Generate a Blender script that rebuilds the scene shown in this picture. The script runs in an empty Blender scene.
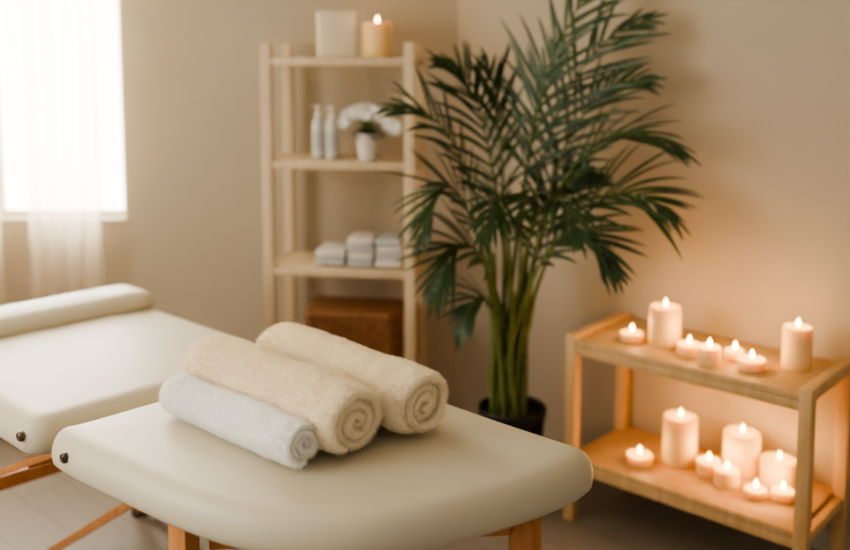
import bpy, bmesh, math, random
from mathutils import Vector, Matrix, noise
random.seed(7)
C = bpy.context
S = C.scene
COL = S.collection

# ------------------------------------------------------------ materials
def new_mat(name):
    m = bpy.data.materials.new(name); m.use_nodes = True
    return m, m.node_tree, m.node_tree.nodes['Principled BSDF']
def setp(b, **k):
    for n, v in k.items():
        n = n.replace('_', ' ')
        if n in b.inputs:
            b.inputs[n].default_value = v
def lin(r, g, b):
    f = lambda c: ((c/255)/12.92 if c/255 <= .04045 else ((c/255+.055)/1.055)**2.4)
    return (f(r), f(g), f(b), 1)
def noisy(name, c1, c2, scale=5, rough=.6, bump=0.0, bscale=200, detail=4, stretch=None, bdist=.004, **kw):
    m, t, b = new_mat(name)
    tc = t.nodes.new('ShaderNodeTexCoord'); mp = t.nodes.new('ShaderNodeMapping')
    t.links.new(tc.outputs['Object'], mp.inputs[0])
    if stretch: mp.inputs['Scale'].default_value = stretch
    n = t.nodes.new('ShaderNodeTexNoise'); n.inputs['Scale'].default_value = scale; n.inputs['Detail'].default_value = detail
    t.links.new(mp.outputs[0], n.inputs['Vector'])
    r = t.nodes.new('ShaderNodeValToRGB'); r.color_ramp.elements[0].color = c1; r.color_ramp.elements[1].color = c2
    r.color_ramp.elements[0].position = .3; r.color_ramp.elements[1].position = .7
    t.links.new(n.outputs['Fac'], r.inputs[0]); t.links.new(r.outputs[0], b.inputs['Base Color'])
    b.inputs['Roughness'].default_value = rough
    if bump:
        n2 = t.nodes.new('ShaderNodeTexNoise'); n2.inputs['Scale'].default_value = bscale; n2.inputs['Detail'].default_value = 3
        t.links.new(tc.outputs['Object'], n2.inputs['Vector'])
        bp = t.nodes.new('ShaderNodeBump'); bp.inputs['Strength'].default_value = bump; bp.inputs['Distance'].default_value = bdist
        t.links.new(n2.outputs['Fac'], bp.inputs['Height']); t.links.new(bp.outputs[0], b.inputs['Normal'])
    setp(b, **kw)
    return m
M = {}
M['wall'] = noisy('wall_paint', lin(186,175,155), lin(191,180,160), 2, .9, .1, 120)
M['ceil'] = noisy('ceiling_paint', lin(222,214,200), lin(227,219,205), 2, .9)
M['trim'] = noisy('trim_paint', lin(186,175,155), lin(191,180,160), 2, .6)
M['white'] = noisy('white_paint', lin(235,230,220), lin(240,236,228), 3, .5)
M['vinyl'] = noisy('cream_vinyl', lin(205,196,173), lin(210,201,179), 3, .48, .08, 350)
M['woodh'] = noisy('pine_wood', lin(222,186,136), lin(206,166,114), 5, .5, .05, 90, stretch=(9,9,1.2))
M['woodleg'] = noisy('beech_leg_wood', lin(196,138,84), lin(176,116,66), 6, .4, .03, 90, stretch=(9,9,1.2))
M['rack'] = noisy('rack_wood', lin(220,200,168), lin(204,182,148), 5, .55, .05, 90, stretch=(9,9,1.2))
M['towelc'] = noisy('cream_terry', lin(255,243,218), lin(253,238,208), 60, .95, .25, 300, bdist=.004, Sheen_Weight=.5, Sheen_Roughness=.5)
M['towelw'] = noisy('white_terry', lin(255,254,250), lin(254,252,247), 60, .95, .2, 380, bdist=.003, Sheen_Weight=.6, Sheen_Roughness=.5)
M['wax'] = noisy('candle_wax', lin(250,218,160), lin(246,212,152), 6, .45, Subsurface_Weight=1.0, Subsurface_Scale=.018)
M['wax'].node_tree.nodes['Principled BSDF'].inputs['Subsurface Radius'].default_value = (1, .75, .4)
M['waxoff'] = noisy('ivory_card', lin(238,226,204), lin(234,220,198), 6, .6)
M['wick'] = noisy('wick_black', lin(40,30,25), lin(20,15,12), 30, .9)
M['metal'] = noisy('dark_metal', lin(120,110,100), lin(90,82,74), 30, .35, Metallic=.9)
M['leaf'] = noisy('palm_leaf', lin(38,62,32), lin(60,86,44), 14, .42)
M['stem'] = noisy('palm_cane', lin(84,104,46), lin(112,122,60), 18, .5, stretch=(1,1,5))
M['pot'] = noisy('black_pot', lin(26,26,28), lin(34,34,36), 12, .4)
M['soil'] = noisy('soil', lin(44,32,24), lin(70,52,38), 60, .95, .8, 80)
M['basket'] = noisy('wicker', lin(160,110,68), lin(122,80,46), 40, .6, .4, 200)
M['plastic'] = noisy('frosted_bottle', lin(214,216,212), lin(206,210,206), 6, .3)
M['label'] = noisy('grey_cloth', lin(196,198,198), lin(182,184,184), 30, .8)
M['cloth'] = noisy('white_cloth', lin(228,224,216), lin(218,214,206), 30, .9, .3, 200)
M['petal'] = noisy('white_petal', lin(248,246,240), lin(242,238,230), 20, .6)
# floor
m, t, b = new_mat('floor_planks')
tc = t.nodes.new('ShaderNodeTexCoord'); mp = t.nodes.new('ShaderNodeMapping'); mp.inputs['Rotation'].default_value = (0,0,math.radians(42))
br = t.nodes.new('ShaderNodeTexBrick'); br.inputs['Scale'].default_value = 1
br.inputs['Brick Width'].default_value = 1.2; br.inputs['Row Height'].default_value = .16
br.inputs['Mortar Size'].default_value = .002
br.inputs['Color1'].default_value = lin(152,142,129); br.inputs['Color2'].default_value = lin(145,135,122); br.inputs['Mortar'].default_value = lin(120,110,98)
nz = t.nodes.new('ShaderNodeTexNoise'); nz.inputs['Scale'].default_value = 6; mp2 = t.nodes.new('ShaderNodeMapping'); mp2.inputs['Scale'].default_value = (1,10,1)
mx = t.nodes.new('ShaderNodeMixRGB'); mx.blend_type = 'MULTIPLY'; mx.inputs[0].default_value = .25
t.links.new(tc.outputs['Object'], mp.inputs[0]); t.links.new(mp.outputs[0], br.inputs['Vector'])
t.links.new(mp.outputs[0], mp2.inputs[0]); t.links.new(mp2.outputs[0], nz.inputs['Vector'])
t.links.new(br.outputs['Color'], mx.inputs[1]); t.links.new(nz.outputs['Fac'], mx.inputs[2])
t.links.new(mx.outputs[0], b.inputs['Base Color']); b.inputs['Roughness'].default_value = .45
M['floor'] = m
# flame
m = bpy.data.materials.new('flame'); m.use_nodes = True; t = m.node_tree; t.nodes.clear()
o = t.nodes.new('ShaderNodeOutputMaterial'); e = t.nodes.new('ShaderNodeEmission')
e.inputs[0].default_value = (1, .60, .20, 1); e.inputs[1].default_value = 30
t.links.new(e.outputs[0], o.inputs[0]); M['flame'] = m
# sheer
m = bpy.data.materials.new('sheer_fabric'); m.use_nodes = True; t = m.node_tree; t.nodes.clear()
o = t.nodes.new('ShaderNodeOutputMaterial'); mix = t.nodes.new('ShaderNodeMixShader'); mix2 = t.nodes.new('ShaderNodeMixShader')
tr = t.nodes.new('ShaderNodeBsdfTransparent'); tl = t.nodes.new('ShaderNodeBsdfTranslucent'); df = t.nodes.new('ShaderNodeBsdfDiffuse')
tl.inputs[0].default_value = lin(250,238,218); df.inputs[0].default_value = lin(222,204,180)
mix.inputs[0].default_value = .45; mix2.inputs[0].default_value = .5
t.links.new(tl.outputs[0], mix.inputs[1]); t.links.new(df.outputs[0], mix.inputs[2])
t.links.new(tr.outputs[0], mix2.inputs[1]); t.links.new(mix.outputs[0], mix2.inputs[2]); t.links.new(mix2.outputs[0], o.inputs[0])
M['sheer'] = m

# ------------------------------------------------------------ mesh helpers
class MB:
    def __init__(s, name, mats):
        s.name, s.mats, s.v, s.f, s.m = name, mats, [], [], []
    def add(s, vs, fs, mi=0):
        o = len(s.v); s.v += [tuple(v) for v in vs]; s.f += [[i+o for i in f] for f in fs]; s.m += [mi]*len(fs)
    def box(s, c, size, rot=None, mi=0, bev=.003):
        bm = bmesh.new(); bmesh.ops.create_cube(bm, size=1)
        for v in bm.verts: v.co = Vector((v.co.x*size[0], v.co.y*size[1], v.co.z*size[2]))
        if bev: bmesh.ops.bevel(bm, geom=list(bm.edges), offset=bev, segments=2, affect='EDGES', profile=.5)
        R = rot if rot else Matrix.Identity(3)
        bm.verts.index_update()
        s.add([R @ v.co + Vector(c) for v in bm.verts], [[v.index for v in f.verts] for f in bm.faces], mi); bm.free()
    def beam(s, a, b, w, h, up=(0,0,1), mi=0, bev=.003):
        a, b = Vector(a), Vector(b); z = (b-a); L = z.length; z.normalize()
        x = Vector(up).cross(z)
        if x.length < 1e-4: x = Vector((1,0,0))
        x.normalize(); y = z.cross(x)
        R = Matrix((x, y, z)).transposed()
        s.box((a+b)/2, (w, h, L), R, mi, bev)
    def lathe(s, c, prof, seg=32, mi=0):
        c = Vector(c); vs = []; n = len(prof)
        for r, z in prof:
            for k in range(seg):
                a = 2*math.pi*k/seg; vs.append(c+Vector((r*math.cos(a), r*math.sin(a), z)))
        fs = []
        for i in range(n-1):
            for k in range(seg):
                k2 = (k+1) % seg; fs.append([i*seg+k, i*seg+k2, (i+1)*seg+k2, (i+1)*seg+k])
        s.add(vs, fs, mi)
    def tube(s, pts, rad, seg=8, closed=False, mi=0):
        pts = [Vector(p) for p in pts]; n = len(pts); vs = []; ref = Vector((.13, .2, 1)).normalized(); px = None
        for i, p in enumerate(pts):
            a = pts[(i-1) % n] if (closed or i > 0) else p
            b = pts[(i+1) % n] if (closed or i < n-1) else p
            tg = (b-a).normalized()
            if px is None:
                x = ref.cross(tg)
                if x.length < 1e-3: x = Vector((1,0,0)).cross(tg)
            else: x = px - tg*px.dot(tg)
            x.normalize(); px = x; y = tg.cross(x)
            r = rad[i] if isinstance(rad, (list, tuple)) else rad
            for k in range(seg):
                an = 2*math.pi*k/seg; vs.append(p+x*math.cos(an)*r+y*math.sin(an)*r)
        fs = []
        for i in range(n if closed else n-1):
            j = (i+1) % n
            for k in range(seg):
                k2 = (k+1) % seg; fs.append([i*seg+k, i*seg+k2, j*seg+k2, j*seg+k])
        if not closed: fs += [list(range(seg))[::-1], [(n-1)*seg+k for k in range(seg)]]
        s.add(vs, fs, mi)
    def leaf(s, base, d, nrm, L, W, droop, seg=6, fold=.25, mi=0, clamp=None):
        base, d = Vector(base), Vector(d).normalized(); nrm = Vector(nrm)
        side = d.cross(nrm)
        if side.length < 1e-3: side = Vector((1,0,0))
        side.normalize(); nn = side.cross(d); vs = []
        for k in range(seg+1):
            q = k/seg; c = base+d*L*q+Vector((0,0,-droop*L*q*q))
            w = W*.5*(math.sin(math.pi*min(1, q*.82+.16))**.8)
            if k == seg: w = W*.02
            for e in (c-side*w+nn*fold*w, c, c+side*w+nn*fold*w):
                vs.append(clamp(e) if clamp else e)
        fs = []
        for k in range(seg):
            a = k*3; fs += [[a, a+1, a+4, a+3], [a+1, a+2, a+5, a+4]]
        s.add(vs, fs, mi)
    def make(s, parent=None, smooth=True, ang=40):
        me = bpy.data.meshes.new(s.name); me.from_pydata(s.v, [], s.f)
        for mt in s.mats: me.materials.append(mt)
        me.polygons.foreach_set('material_index', s.m)
        bm = bmesh.new(); bm.from_mesh(me); bmesh.ops.recalc_face_normals(bm, faces=bm.faces); bm.to_mesh(me); bm.free()
        ob = bpy.data.objects.new(s.name, me); COL.objects.link(ob)
        if smooth:
            me.shade_smooth()
            try: me.set_sharp_from_angle(angle=math.radians(ang))
            except Exception: pass
        if parent: ob.parent = parent
        return ob
def empty(name, loc=(0,0,0)):
    e = bpy.data.objects.new(name, None); e.location = loc; e.empty_display_size = .05; COL.objects.link(e); return e
def V2(a): return Vector((a[0], a[1], 0))

A42 = math.radians(-42)
U = Vector((math.cos(A42), math.sin(A42), 0)); V = Vector((-math.sin(A42), math.cos(A42), 0))
CORNER = Vector((.126, 3.60, 0))

# ------------------------------------------------------------ room
H = 2.6
def obox(name, lo, hi, mat, smooth=False):
    mb = MB(name, [mat]); mb.box([(a+b)/2 for a, b in zip(lo, hi)], [b-a for a, b in zip(lo, hi)], bev=0); return mb.make(smooth=False)
obox('floor', (-2.6,-1.6,-.1), (4.2,4.0,0), M['floor'])
obox('ceiling', (-2.6,-1.6,H), (4.2,4.0,H+.1), M['ceil'])
WX0, WX1, WZ0, WZ1 = -2.25, -1.195, .845, 2.3
mb = MB('wall_back', [M['wall']])
def bx(mb, lo, hi): mb.box([(a+b)/2 for a, b in zip(lo, hi)], [b-a for a, b in zip(lo, hi)], bev=0)
bx(mb, (-2.6,3.6,0), (WX0,3.72,H)); bx(mb, (WX1,3.6,0), (.2,3.72,H)); bx(mb, (WX0,3.6,0), (WX1,3.72,WZ0)); bx(mb, (WX0,3.6,WZ1), (WX1,3.72,H))
mb.make(smooth=False)
mb = MB('wall_right', [M['wall']])
R42 = Matrix.Rotation(A42, 3, 'Z')
mb.box(CORNER+U*2.6+V*.06+Vector((0,0,H/2)), (5.2+.06,.12,H), R42, bev=0); mb.make(smooth=False)
mb = MB('wall_left', [M['wall']])
bx(mb, (-2.6,-1.6,0), (-2.5,.2,H)); bx(mb, (-2.6,1.7,0), (-2.5,3.6,H)); bx(mb, (-2.6,.2,0), (-2.5,1.7,.8)); bx(mb, (-2.6,.2,2.3), (-2.5,1.7,H))
mb.make(smooth=False)
mb = MB('baseboard_right', [M['trim']]); mb.box(CORNER+U*2.6-V*.006+Vector((0,0,.04)), (5.1,.012,.08), R42, bev=.002); mb.make(smooth=False)
mb = MB('baseboard_back', [M['trim']]); mb.box((-1.2,3.594,.04), (2.58,.012,.08), bev=.002); mb.make(smooth=False)
def window(name, cx, cy, w, z0, z1, along):
    mb = MB(name, [M['white']]); h = z1-z0; t_ = .03
    def b_(du, z, sw, sh):
        if along == 'x': mb.box((cx+du, cy, z), (sw,.04,sh), bev=.004)
        else: mb.box((cx, cy+du, z), (.04,sw,sh), bev=.004)
    b_(-w/2+t_/2, (z0+z1)/2, t_, h); b_(w/2-t_/2, (z0+z1)/2, t_, h)
    b_(0, z0+t_/2, w-2*t_, t_); b_(0, z1-t_/2, w-2*t_, t_); b_(0, (z0+z1)/2, .03, h-2*t_)
    mb.make(smooth=False)
window('window_1', (WX0+WX1)/2, 3.68, WX1-WX0, WZ0, WZ1, 'x')
window('unseen_side_window', -2.56, .95, 1.5, .8, 2.3, 'y')  # assumed window, out of view; gives the added side fill an opening
def curtain(name, x0, x1, n, seed):
    random.seed(seed); mb = MB(name, [M['sheer']]); nx, nz_ = 120, 30; vs = []; ph = random.random()*6
    for j in range(nz_+1):
        z = 2.5-(2.47)*j/nz_
        for i in range(nx+1):
            q = i/nx; x = x0+(x1-x0)*q
            y = 3.50+.022*math.sin(q*n*2*math.pi+ph+.25*math.sin(z*2))+.008*math.sin(q*n*5.3+z)
            vs.append((x+.006*math.sin(z*2.1+q*7), y, z))
    fs = [[j*(nx+1)+i, j*(nx+1)+i+1, (j+1)*(nx+1)+i+1, (j+1)*(nx+1)+i] for j in range(nz_) for i in range(nx)]
    mb.add(vs, fs); return mb.make(ang=180)
curtain('sheer_curtain', -1.56, -1.255, 4.5, 1)
curtain('sheer_curtain', -2.3, -1.65, 9, 2)
mb = MB('curtain_rod', [M['metal']]); mb.tube([(-2.45,3.5,2.52), (-1.0,3.5,2.52)], .012, 12)
mb.tube([(-2.40,3.5,2.52),(-2.40,3.6,2.52)], .008, 8); mb.tube([(-1.05,3.5,2.52),(-1.05,3.6,2.52)], .008, 8); mb.make()

# ------------------------------------------------------------ massage table
def resample(pts, n):
    pts = [V2(p) for p in pts]; m = len(pts); dense = []
    for i in range(m):
        p0, p1, p2, p3 = pts[i-1], pts[i], pts[(i+1) % m], pts[(i+2) % m]
        for k in range(12):
            t_ = k/12
            dense.append(.5*((2*p1)+(-p0+p2)*t_+(2*p0-5*p1+4*p2-p3)*t_*t_+(-p0+3*p1-3*p2+p3)*t_**3))
    return even(dense, n)
def even(d, n):
    L = [0]
    for i in range(len(d)): L.append(L[-1]+(d[(i+1) % len(d)]-d[i]).length)
    out = []; j = 0
    for k in range(n):
        s_ = L[-1]*k/n
        while L[j+1] < s_: j += 1
        f = (s_-L[j])/max(1e-9, L[j+1]-L[j]); out.append(d[j].lerp(d[(j+1) % len(d)], f))
    return out
def roundpoly(cs, r, n):
    cs = [V2(c) for c in cs]; d = []; m = len(cs)
    for i in range(m):
        p = cs[i]; a = (cs[i-1]-p).normalized(); b = (cs[(i+1) % m]-p).normalized()
        half = a.angle(b)/2; dist = r/math.tan(half); c = p+(a+b).normalized()*(r/math.sin(half))
        s0 = p+a*dist-c; s1 = p+b*dist-c; ang = s0.angle(s1); sg = 1 if s0.cross(s1).z > 0 else -1
        for k in range(13):
            d.append(c+Matrix.Rotation(sg*ang*k/12, 3, 'Z') @ s0)
    return even(d, n)
def smooth_ring(o, it):
    n = len(o)
    for _ in range(it): o = [(o[i-1]+o[i]*2+o[(i+1) % n])/4 for i in range(n)]
    return o
def pad(name, out, prof, crown, zt, parent, mat):
    n = len(out)
    area = sum(out[i].x*out[(i+1) % n].y-out[(i+1) % n].x*out[i].y for i in range(n))
    sg = 1 if area > 0 else -1
    nr = []
    for i in range(n):
        tg = (out[(i+1) % n]-out[i-1]).normalized(); nr.append(Vector((-tg.y, tg.x, 0))*sg)
    nr = smooth_ring(nr, 4)
    cen = sum(out, Vector((0,0,0)))/n; rings = []
    first = [(out[i]+nr[i]*prof[0][0]) for i in range(n)]
    for q in (.3, .7): rings.append([cen.lerp(p, q)+Vector((0,0,prof[0][1])) for p in first])
    for ins, z in prof: rings.append([out[i]+nr[i]*ins+Vector((0,0,z)) for i in range(n)])
    last = [(out[i]+nr[i]*prof[-1][0]) for i in range(n)]
    for q in (.95, .9, .82, .72, .6, .45, .3, .15):
        w = 1-q; z = zt+crown*(1-(q**2.5))
        rings.append([cen.lerp(p, q)+Vector((0,0,z+.0015*noise.noise(Vector((p.x*7*q, p.y*7*q, 3)))*min(1, w*6))) for p in last])
    mb = MB(name, [mat]); vs = [p for r in rings for p in r]; fs = []
    for i in range(len(rings)-1):
        for k in range(n):
            k2 = (k+1) % n; fs.append([i*n+k, i*n+k2, (i+1)*n+k2, (i+1)*n+k])
    vs.append(cen+Vector((0,0,prof[0][1]))); fs += [[k, (k+1) % n, len(vs)-1] for k in range(n)]
    vs.append(cen+Vector((0,0,zt+crown))); o = (len(rings)-1)*n; fs += [[o+k, o+(k+1) % n, len(vs)-1] for k in range(n)]
    mb.add(vs, fs); return mb.make(parent=parent, ang=180)
table = empty('massage_table', (-.5, 2.2, 0))
def keep(ob, par):
    ob.parent = par; ob.matrix_parent_inverse = Matrix.Translation(-Vector(par.location)); return ob
prof = [(.03,.615),(.012,.618),(.003,.628),(0,.645),(.0015,.660),(.006,.674),(.014,.686),(.024,.694),(.034,.699)]
front = [(-.795,1.865),(-.775,1.835),(-.70,1.77),(-.58,1.68),(-.47,1.60),(-.38,1.545),(-.29,1.507),(-.19,1.488),(-.09,1.490),(.009,1.518),(.118,1.572),(.222,1.635),(.298,1.695),(.336,1.745),(.334,1.79),(.28,1.842),(.17,1.94),(.05,2.055),(-.15,2.24),(-.27,2.345),(-.315,2.355),(-.36,2.325),(-.48,2.20),(-.62,2.06),(-.74,1.94),(-.79,1.895)]
fp = pad('front_pad', resample(front, 260), prof, .012, .699, None, M['vinyl']); keep(fp, table)
Bc = Vector((-.345,2.385,0)); Ac = Vector((-.85,1.885,0))
Ec, Fc = Bc-U*.86, Ac-U*.86
rp = pad('rear_pad', roundpoly([Ac,Bc,Ec,Fc], .06, 260), prof, .010, .699, None, M['vinyl']); keep(rp, table)
w_ = (Ec-Fc).normalized()
b0, b1 = Ec-w_*.01+U*.015, Fc+w_*.01+U*.015
prb = [(.02,.698),(.005,.702),(0,.715),(.003,.732),(.012,.745),(.026,.753)]
bo = pad('bolster_cushion', roundpoly([b0,b1,b1+U*.19,b0+U*.19], .045, 200), prb, .010, .754, None, M['vinyl']); keep(bo, table)
fr = MB('wood_frame', [M['woodleg'], M['metal']])
def P3(p, z): return Vector((p[0], p[1], z))
legs = [(-.465,1.672), (.200,1.735)]
for l in legs: fr.beam(P3(l,0.015), P3(l,.612), .06, .034, up=V, bev=.004)
fr.beam(P3((-.42,1.69),.56), P3((.17,1.745),.56), .03, .05)
fr.beam(P3((-.42,1.67),.18), P3((.17,1.73),.18), .022, .045)
def rail(a, b, z=.594): fr.beam(P3(a,z), P3(b,z), .022, .036)
rail((-.70,1.93),(-.46,1.73)); rail((.2,1.79),(-.31,2.26)); rail((-.70,1.95),(-.34,2.27)); rail((-.46,1.70),(.2,1.745))
a0 = Ac-U*.06+V*.10; f0 = Fc+U*.06+V*.06; e0 = Ec+U*.06-V*.05; bb0 = Bc-U*.05-V*.05
for a, b in ((a0,f0),(f0,e0),(e0,bb0),(bb0,a0)): rail((a.x,a.y),(b.x,b.y))
fl_, fr2 = f0+U*.05, e0+U*.05
for p in (fl_, fr2): fr.beam(P3(p,.015), P3(p,.59), .05, .032, up=V, bev=.004)
fr.beam(P3(fl_,.25), P3(fr2,.25), .022, .045)
h1, h2 = P3(a0+V*.06-U*.02,.585), P3(bb0-V*.04,.585)
q1, q2 = P3(fl_,.27), P3(fr2,.27)
fr.beam(h1, q1, .016, .018); fr.beam(h2, q2, .016, .018)
m1, m2 = h1.lerp(q1,.34), h2.lerp(q2,.34)
fr.beam(m1, m2, .018, .024)
for o_ in (0, .36):
    d_ = V*o_; fr.beam(Vector((-.47,2.075,.57))+d_, Vector((-1.13,2.555,.02))+d_, .024, .024)
for l in legs: fr.lathe(P3(l,0), [(0,0),(.026,0),(.026,.016),(0,.016)], 16, 1)
for p in (fl_, fr2): fr.lathe(P3(p,0), [(0,0),(.026,0),(.026,.016),(0,.016)], 16, 1)
keep(fr.make(), table)
def button(p, n):
    mb = MB('hinge_rivet', [M['metal']]); n = Vector(n).normalized(); z = Vector((0,0,1)); x = z.cross(n).normalized()
    pr = [(0,.007),(.004,.0065),(.0055,.004),(.007,.0035),(.0085,.006),(.010,.005),(.0115,0),(.0115,-.004),(0,-.004)]
    vs = []; seg = 24
    for r, h in pr:
        for k in range(seg):
            a = 2*math.pi*k/seg; vs.append(Vector(p)+x*r*math.cos(a)+z*r*math.sin(a)+n*h)
    fs = [[i*seg+k, i*seg+(k+1) % seg, (i+1)*seg+(k+1) % seg, (i+1)*seg+k] for i in range(len(pr)-1) for k in range(seg)]
    mb.add(vs, fs); keep(mb.make(), table)
button((-.745,1.807,.662), (-.66,-.75,0)); button(P3(Ac-U*.045,.662), -V)

# ------------------------------------------------------------ towels
def towel(loc, L, R, pitch, ang, mat, seed, endang=-100, squash=.92, ri=.004, hairs=80000, hl_=.0035):
    random.seed(seed); t_ = pitch*.90; nt = (R-t_/2-ri)/pitch; ntheta = int(nt*80); NX = 110
    rows = []; off = Vector((seed*3.1, 0, 0)); hl = L/2
    th_end = math.radians(endang)
    for i in range(ntheta+1):
        q = i/ntheta; th = th_end-(1-q)*nt*2*math.pi
        r = ri+pitch*nt*q; tt = t_
        if q > .965: tt = t_*max(.15, math.sqrt(max(0, 1-((q-.965)/.035)**2)))
        if q < .02: tt = t_*max(.3, q/.02)
        rc = r-(t_-tt)*.5*(1 if q > .5 else 0)
        sh = .004*math.sin(th*.5+seed)+.003*noise.noise(Vector((q*6, seed, 0)))
        row = []; e = tt/2; xs = [-(hl-e)+(2*(hl-e))*k/NX for k in range(NX+1)]
        for x in xs: row.append((x, rc+e))
        for k in range(1, 8):
            a = math.pi/2-math.pi*k/8; row.append((hl-e+e*math.cos(a), rc+e*math.sin(a)))
        for x in reversed(xs): row.append((x, rc-e))
        for k in range(1, 8):
            a = -math.pi/2-math.pi*k/8; row.append((-(hl-e)+e*math.cos(a), rc+e*math.sin(a)))
        pts = []
        for x, rr in row:
            g = 1-.08*max(0, (abs(x)-(hl-.05))/.05)**2
            p = Vector((x+sh, rr*g*math.cos(th)*1.04, rr*g*math.sin(th)*squash))
            p = p+noise.noise_vector(p*8+off)*.0075+noise.noise_vector(p*26+off)*.0020+noise.noise_vector(p*90+off)*.0008+noise.noise_vector(p*220+off)*.0006
            lo = -R*squash+.0015
            if p.z < lo+.006: p.z = lo+.006*math.exp((p.z-lo-.006)/.006)
            pts.append(p)
        rows.append(pts)
    n = len(rows[0]); mb = MB('rolled_towel', [mat]); vs = [p for r in rows for p in r]; fs = []
    for i in range(len(rows)-1):
        for k in range(n):
            k2 = (k+1) % n; fs.append([i*n+k, i*n+k2, (i+1)*n+k2, (i+1)*n+k])
    fs += [list(range(n)), [(len(rows)-1)*n+k for k in range(n)]]
    mb.add(vs, fs); ob = mb.make(ang=180)
    ob.location = loc; ob.rotation_euler = (0, 0, ang)
    # terry pile: only where it is exposed (outer turn and the two roll ends)
    vg = ob.vertex_groups.new(name='pile'); idx = []
    lo_i = int((1-1.05/nt)*ntheta)
    for i in range(len(rows)):
        for k in range(n):
            x = rows[i][k].x
            if (i >= lo_i and k <= NX+1) or abs(x) > hl-t_*.62: idx.append(i*n+k)
    vg.add(idx, 1.0, 'REPLACE')
    md = ob.modifiers.new('terry_pile', 'PARTICLE_SYSTEM'); ps = ob.particle_systems[-1]; st = ps.settings
    st.type = 'HAIR'; st.count = hairs; st.hair_length = hl_; st.hair_step = 3
    st.render_step = 2; st.display_step = 2
    st.use_advanced_hair = True; st.factor_random = .0012
    st.root_radius = 1.0; st.tip_radius = .6; st.radius_scale = .0005
    st.material = 1
    ps.vertex_group_density = 'pile'
    return ob
zt = .7085
n1 = Vector((-.130,1.708,0)); a1 = math.radians(-43); L1 = .51
n2 = Vector((-.001,1.798,0)); a2 = math.radians(-44.5); L2 = .50
n3 = Vector((-.224,1.660,0)); a3 = math.radians(-41); L3 = .43
def cen(n, a, L): return n-Vector((math.cos(a), math.sin(a), 0))*L/2
c = cen(n1, a1, L1); towel((c.x,c.y,zt+.0735), L1, .0795, .0215, a1, M['towelc'], 3, endang=-125)
c = cen(n2, a2, L2); towel((c.x,c.y,zt+.0735), L2, .0795, .0215, a2, M['towelc'], 5, endang=-125)
c = cen(n3, a3, L3); towel((c.x,c.y,zt+.045), L3, .0485, .0130, a3, M['towelw'], 8, endang=-100, hairs=50000, hl_=.0022)

# ------------------------------------------------------------ candles
def candle(name, loc, r, h, power=.5, lit=True, cup=False, fl=1.0):
    root = empty(name, loc)
    wax = MB('wax', [M['wax']])
    d = min(.010, h*.25)
    if cup: pr = [(0,0),(r*.9,0),(r*.97,.003),(r,.010),(r,h*.8),(r*.97,h),(r*.88,h),(r*.82,h-d*.6),(r*.4,h-d),(0,h-d)]
    else: pr = [(0,0),(r*.95,0),(r,.004),(r,h*.3),(r,h*.6),(r,h-.005),(r*.97,h-.001),(r*.9,h),(r*.82,h-.002),(r*.7,h-d*.7),(r*.4,h-d),(0,h-d)]
    wax.lathe((0,0,0), pr, 40); o = wax.make(); o.parent = root
    wk = MB('wick', [M['wick']]); wk.tube([(0,0,h-d-.002),(0.0005,0,h-d+.006),(.0015,0,h-d+.012)], .0011, 6); o = wk.make(); o.parent = root
    zf = h-d+.007
    f = MB('flame', [M['flame']]); hh = .028*fl; rr = .0062*fl
    f.lathe((.0012,0,zf), [(0.0003,0),(rr*.6,hh*.08),(rr*.95,hh*.22),(rr,hh*.35),(rr*.8,hh*.55),(rr*.5,hh*.75),(rr*.2,hh*.92),(.0002,hh)], 16)
    o = f.make(); o.parent = root
    ld = bpy.data.lights.new('flame_glow', 'POINT'); ld.energy = power; ld.color = (1,.50,.16); ld.shadow_soft_size = .012
    lo = bpy.data.objects.new('flame_glow', ld); lo.location = (.0012,0,zf+hh*.55+.018); COL.objects.link(lo); lo.parent = root
    return root

# ------------------------------------------------------------ low candle shelf
P = Vector((.447,2.82,0)); LEN, DEP = .765, .35
def SP(u, v, z=0): return P+U*u+V*v+Vector((0,0,z))
sh = MB('low_wooden_shelf', [M['woodh']])
lw = .036; LZ = .215
for u in (lw/2, LEN-lw/2):
    for v in (lw/2, DEP-lw/2):
        sh.box(SP(u, v, .3075), (lw,lw,.615), R42)
    sh.box(SP(u, DEP/2, .5975), (lw*.9, DEP-2*lw, .035), R42)
    sh.box(SP(u, DEP/2, LZ-.025), (lw*.7, DEP-2*lw, .03), R42)
sh.box(SP(LEN/2, DEP/2, .590), (LEN-2*lw, DEP-.008, .020), R42)
sh.box(SP(LEN/2, .012, .566), (LEN-2*lw, .018, .028), R42)
sh.box(SP(LEN/2, DEP-.012, .566), (LEN-2*lw, .018, .028), R42)
sh.box(SP(LEN/2, DEP/2, LZ-.010), (LEN-2*lw, DEP-.008, .020), R42)
sh.box(SP(LEN/2, .012, LZ-.034), (LEN-2*lw, .018, .028), R42)
sh.box(SP(LEN/2, DEP-.012, LZ-.034), (LEN-2*lw, .018, .028), R42)
sh.make(ang=30)
PW = .52
for n_, u, v, r, h, cup in [
    ('tea_light_candle', .170, .115, .036, .028, True), ('tea_light_candle', .366, .108, .036, .034, True),
    ('pillar_candle', .265, .150, .049, .122, False), ('votive_candle', .447, .070, .034, .052, False),
    ('tea_light_candle', .558, .105, .040, .032, True), ('tea_light_candle', .487, .155, .028, .030, True), ('pillar_candle', .650, .20, .041, .124, False)]:
    candle(n_, SP(u, v, .6005), r, h, PW, cup=cup)
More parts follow.
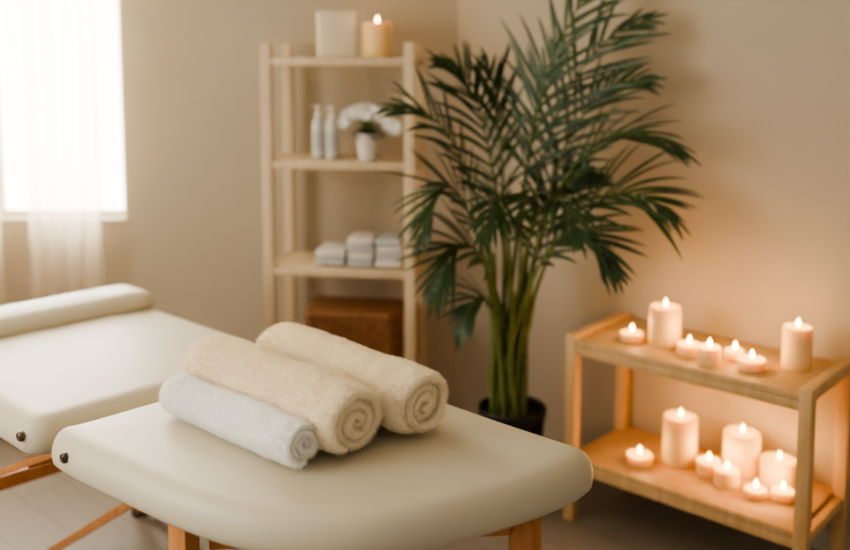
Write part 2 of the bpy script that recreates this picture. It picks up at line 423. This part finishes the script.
for n_, u, v, r, h, cup in [
    ('tea_light_candle', .212, .105, .042, .030, True), ('pillar_candle', .303, .195, .053, .152, False),
    ('votive_candle', .408, .178, .037, .046, False), ('pillar_candle', .475, .262, .055, .128, False),
    ('votive_candle', .480, .145, .037, .052, False), ('pillar_candle', .590, .262, .055, .076, False),
    ('tea_light_candle', .573, .132, .032, .026, True), ('tea_light_candle', .638, .168, .032, .030, True)]:
    candle(n_, SP(u, v, LZ+.0005), r, h, PW, cup=cup)

# ------------------------------------------------------------ tall rack
AR = math.radians(-8); RR = Matrix.Rotation(AR, 3, 'Z')
rw = Vector((math.cos(AR), math.sin(AR), 0)); rd = Vector((-math.sin(AR), math.cos(AR), 0)); R0 = Vector((-.585,3.24,0))
def RP(w, d, z=0): return R0+rw*w+rd*d+Vector((0,0,z))
rk = MB('shelving_rack', [M['rack']]); RWD, RDP, pw = .555, .29, .038
for w in (pw/2, RWD-pw/2):
    for d in (.015, RDP-.015): rk.box(RP(w, d, .77), (pw, .03, 1.54), RR)
    for z in (.05, .345, .715, 1.105, 1.475): rk.box(RP(w, RDP/2, z), (pw*.7, RDP-.06, .03), RR)
ZS = [.36, .734, 1.122, 1.49]
for z in ZS:
    for k in range(3): rk.box(RP(RWD/2, .05+k*.095, z-.0125), (RWD-2*pw, .090, .018), RR)
    rk.box(RP(RWD/2, .012, z-.016), (RWD-2*pw, .016, .028), RR)
    rk.box(RP(RWD/2, RDP-.012, z-.016), (RWD-2*pw, .016, .028), RR)
rk.make(ang=30)
zs = [z-.0025 for z in ZS]
bxm = MB('storage_box', [M['waxoff']]); bxm.box(RP(.245,.13,zs[3]+.078), (.130,.11,.150), Matrix.Rotation(math.radians(10),3,'Z'), bev=.004)
bxm.box(RP(.245,.13,zs[3]+.155), (.136,.116,.020), Matrix.Rotation(math.radians(10),3,'Z'), bev=.004); bxm.make()
candle('pillar_candle', RP(.40,.12,zs[3]+.002), .054, .124, .35)
def bottle(p, h, r):
    mb = MB('lotion_bottle', [M['plastic'], M['white'], M['label']])
    mb.lathe(p, [(0,0),(r*.92,0),(r,.004),(r,h*.62),(r*.9,h*.70),(r*.45,h*.75),(r*.42,h*.78),(0,h*.78)], 28, 0)
    mb.lathe(p, [(r*1.01,h*.15),(r*1.02,h*.16),(r*1.02,h*.5),(r*1.01,h*.51)], 28, 2)
    mb.lathe(Vector(p), [(0,h*.77),(r*.5,h*.77),(r*.5,h*.86),(r*.2,h*.87),(r*.18,h*.95),(r*.4,h*.955),(r*.4,h),(0,h)], 20, 1)
    q = Vector(p)+Vector((0,0,h*.975)); mb.tube([q, q+Vector((-r*.9,-r*.4,0)), q+Vector((-r*1.1,-r*.5,-r*.25))], r*.13, 8, mi=1); mb.make()
bottle(RP(.178,.12,zs[2]+.002), .195, .022); bottle(RP(.232,.11,zs[2]+.002), .190, .023)
pf = empty('potted_white_flower', RP(.372,.08,zs[2]+.002))
mb = MB('pot', [M['cloth'], M['soil']]); mb.lathe((0,0,0), [(0,0),(.032,0),(.034,.004),(.041,.085),(.043,.087),(.043,.095),(.038,.095),(.037,.08)], 28, 0); mb.lathe((0,0,0), [(0.001,.078),(.037,.08)], 28, 1); o = mb.make(); o.parent = pf
mb = MB('foliage', [M['leaf']])
for k in range(34):
    a = k*2.4; el = .2+.8*((k*7) % 10)/10
    mb.leaf((.008*math.cos(a),.008*math.sin(a),.08), (math.cos(a)*math.cos(el), math.sin(a)*math.cos(el), math.sin(el)), (0,0,1), .058+.015*((k*3) % 4)/3, .026, .25)
o = mb.make(); o.parent = pf
mb = MB('blooms', [M['petal'], M['stem']])
for k in range(30):
    q = k/29; x = -.085+.19*q; z = .178-5.0*(x+.01)**2+.010*((k*5) % 3-1)
    c0 = Vector((x, -.02+.03*((k*7) % 4-1.5)/1.5, z))
    mb.tube([(0,0,.085), c0*.55+Vector((0,0,.075)), c0], .0014, 5, mi=1)
    for j in range(6):
        b_ = j*math.pi/3+k; d_ = Vector((math.cos(b_), -.35, math.sin(b_)))
        mb.leaf(c0, d_, (0,-1,.1), .024, .026, .1, seg=5, mi=0, fold=.35)
o = mb.make(); o.parent = pf
def stack(name, w, d, z, sx, sy, n, th, mats):
    mb = MB(name, mats)
    for k in range(n):
        mb.box(RP(w+.003*((k*7) % 3-1), d, z+th*(k+.5)), (sx*(1-.02*(k % 2)), sy, th*.94), RR, mi=k % len(mats), bev=th*.3)
    mb.make()
stack('folded_cloth_stack', .236, .12, zs[1]+.002, .112, .15, 2, .030, [M['label'], M['cloth']])
stack('folded_cloth_stack', .348, .12, zs[1]+.002, .096, .15, 4, .026, [M['label'], M['cloth']])
stack('folded_cloth_stack', .452, .12, zs[1]+.002, .098, .15, 4, .026, [M['cloth'], M['label']])
bk = MB('wicker_basket', [M['basket']]); bc = RP(.309,.13,zs[0]+.002)
base = roundpoly([bc+rw*x+rd*y for x, y in ((-.165,-.105),(.165,-.105),(.165,.105),(-.165,.105))], .03, 220)
for k in range(12):
    z = .010+k*.016; pts = []
    for i, p in enumerate(base):
        n_ = (p-Vector((bc.x,bc.y,0))).normalized(); pts.append(p+n_*.0045*math.sin(i*2*math.pi*44/220+k*math.pi)+Vector((0,0,bc.z+z)))
    bk.tube(pts, .0085, 6, closed=True)
for i in range(0, 220, 5):
    p = base[i]; bk.tube([p+Vector((0,0,bc.z+.002)), p+Vector((0,0,bc.z+.194))], .004, 5)
bk.tube([p+Vector((0,0,bc.z+.200)) for p in base], .012, 8, closed=True)
bk.box(bc+Vector((0,0,.006)), (.32,.2,.01), RR)
bk.box(bc+Vector((0,0,.206)), (.325,.205,.014), RR)
bk.make()

# ------------------------------------------------------------ palm
random.seed(21)
palm = empty('potted_palm', (.29, 2.93, 0)); PL = Vector(palm.location)
mb = MB('planter', [M['pot'], M['soil']])
mb.lathe((0,0,0), [(0,0),(.080,0),(.084,.005),(.108,.30),(.112,.305),(.114,.33),(.108,.335),(.104,.33),(.102,.30)], 48, 0)
mb.lathe((0,0,0), [(.001,.312),(.06,.308),(.103,.302)], 32, 1); o = mb.make(); o.parent = palm
fr_ = MB('fronds', [M['leaf'], M['stem']])
def clampw(p):
    p = Vector(p); q = p+PL
    dd = (q-CORNER).dot(V)
    if dd > -.03: p -= V*(dd+.03)
    if (p+PL).y > 3.55: p.y = 3.55-PL.y
    return p
def frond(b, c1, c2, tip, L=.25, n=16, start=.42, roll=.6, wd=.0140, dr=.18):
    b, c1, c2, tip = [Vector(x)-PL for x in (b, c1, c2, tip)]
    def bz(t_): s_ = 1-t_; return b*s_**3+c1*3*s_*s_*t_+c2*3*s_*t_*t_+tip*t_**3
    N = 28; pts = [clampw(bz(i/N)) for i in range(N+1)]
    fr_.tube(pts, [.0085*(1-i/N)**1.3+.0014 for i in range(N+1)], 7, mi=1)
    for i in range(n):
        q = i/(n-1); t_ = start+(1-start)*q*.99; p = bz(t_); tg = (bz(min(1, t_+.02))-bz(t_-.02)).normalized()
        s0 = tg.cross(Vector((0,0,1)))
        if s0.length < .1: s0 = Vector((1,0,0))
        s0.normalize(); s0 = Matrix.Rotation(roll, 3, tg) @ s0; nn = s0.cross(tg).normalized()
        prof_ = (.5+.5*math.sin(math.pi*min(1, q*1.0+.15)))*(1 if q < .75 else 1-.45*(q-.75)/.25)
        for sd in (-1, 1):
            a = math.radians(48-28*q+random.uniform(-7, 7))
            d = tg*math.cos(a)+s0*sd*math.sin(a)+nn*random.uniform(-.08, .22)
            fr_.leaf(p+tg*random.uniform(-.008,.008), d, nn, L*1.12*prof_*random.uniform(.8, 1.15), wd*random.uniform(.8, 1.15), dr*random.uniform(.4, 1.8), seg=7, clamp=clampw)
    fr_.leaf(tip, (tip-bz(.95)), Vector((0,-1,.2)), L*.35, wd*.7, dr, clamp=clampw)
def bs(i): a = i*2.4; r = .02+.045*((i*37) % 10)/10; return (.29+r*math.cos(a), 2.93+r*math.sin(a), .29)
F = [
 ((.32,2.92,1.05), (.38,2.92,1.48), (.68,2.88,1.60), .27, 1.1),
 ((.31,2.94,1.10), (.35,2.94,1.52), (.55,2.90,1.72), .26, 1.25),
 ((.32,2.88,1.05), (.50,2.84,1.38), (.75,2.72,1.22), .26, .5),
 ((.32,2.86,.95), (.54,2.78,1.20), (.72,2.66,1.03), .25, .7),
 ((.32,2.84,.90), (.46,2.78,1.10), (.56,2.66,.86), .20, .8),
 ((.24,2.93,1.05), (.20,2.92,1.40), (.08,2.90,1.46), .24, -1.0),
 ((.22,2.90,1.00), (.10,2.86,1.38), (-.10,2.84,1.33), .20, -.7),
 ((.22,2.88,.98), (.06,2.82,1.28), (-.01,2.76,.95), .22, -.6),
 ((.23,2.88,.85), (.12,2.82,1.08), (.03,2.76,.76), .20, -.8),
 ((.27,2.95,1.05), (.25,2.94,1.30), (.20,2.92,1.46), .24, -1.2),
 ((.31,2.93,1.00), (.32,2.90,1.30), (.40,2.86,1.50), .26, 1.4),
 ((.28,2.89,.95), (.24,2.78,1.22), (.17,2.60,.98), .20, -.3),
 ((.30,2.89,.95), (.38,2.76,1.22), (.44,2.56,.98), .20, .3),
 ((.34,2.92,1.05), (.46,2.88,1.40), (.66,2.82,1.42), .25, .9),
 ((.26,2.87,.70), (.17,2.82,.86), (.11,2.78,.62), .13, -.6),
 ((.32,2.93,.85), (.40,2.92,1.08), (.52,2.90,1.12), .22, 1.1),
]
for i, (c1, c2, tp, L, ro) in enumerate(F): frond(bs(i), c1, c2, tp, L=L, roll=ro)
o = fr_.make(ang=60); o.parent = palm
cn = MB('canes', [M['stem']])
for i in range(6):
    b = Vector(bs(i))-PL; a = i*1.9; tp = Vector((b.x*1.5+.03*math.cos(a), b.y*1.3+.03*math.sin(a), .68+.22*((i*5) % 7)/7))
    pts = [b.lerp(tp, k/14)+Vector((.006*math.sin(k*.5+i), 0, 0)) for k in range(15)]
    cn.tube(pts, [.0145-.006*k/14+(.0022 if k % 3 == 0 else 0) for k in range(15)], 10)
o = cn.make(); o.parent = palm

# ------------------------------------------------------------ lights
def area(name, loc, target, sx, sy, e, col):
    ld = bpy.data.lights.new(name, 'AREA'); ld.shape = 'RECTANGLE'; ld.size = sx; ld.size_y = sy; ld.energy = e; ld.color = col
    o = bpy.data.objects.new(name, ld); o.location = loc; o.rotation_euler = (Vector(target)-Vector(loc)).to_track_quat('-Z', 'Z').to_euler(); COL.objects.link(o); return o
area('window_daylight', (-1.72,3.95,1.6), (-1.72,0,1.5), 1.3, 1.7, 125, (1,.96,.88))
area('side_fill_light', (-2.75,.95,1.6), (0,1.1,1.3), 1.5, 1.5, 70, (1,.95,.85))  # fill light added outside the unseen left window, brightens table and right wall
w = bpy.data.worlds.new('world'); S.world = w; w.use_nodes = True; t = w.node_tree
bg = t.nodes['Background']; tc = t.nodes.new('ShaderNodeTexCoord'); sx = t.nodes.new('ShaderNodeSeparateXYZ'); mr = t.nodes.new('ShaderNodeMapRange')
t.links.new(tc.outputs['Generated'], sx.inputs[0]); t.links.new(sx.outputs['Y'], mr.inputs['Value'])
mr.inputs['From Min'].default_value = -.2; mr.inputs['From Max'].default_value = .6; mr.inputs['To Min'].default_value = .38; mr.inputs['To Max'].default_value = 8
t.links.new(mr.outputs[0], bg.inputs['Strength']); bg.inputs['Color'].default_value = (1,.93,.81,1)

# ------------------------------------------------------------ camera
cd = bpy.data.cameras.new('camera'); cam = bpy.data.objects.new('camera', cd); COL.objects.link(cam)
cam.location = (0,0,1.48); cam.rotation_euler = (math.radians(90-5.71), 0, 0)
cd.sensor_width = 36; cd.lens = 38.54; cd.shift_y = -.146
cd.dof.use_dof = True; cd.dof.focus_distance = 1.90; cd.dof.aperture_fstop = 1.25; cd.clip_start = .05
S.camera = cam
S.view_settings.view_transform = 'AgX'
try: S.view_settings.look = 'AgX - Medium High Contrast'
except Exception as ex: print(ex)
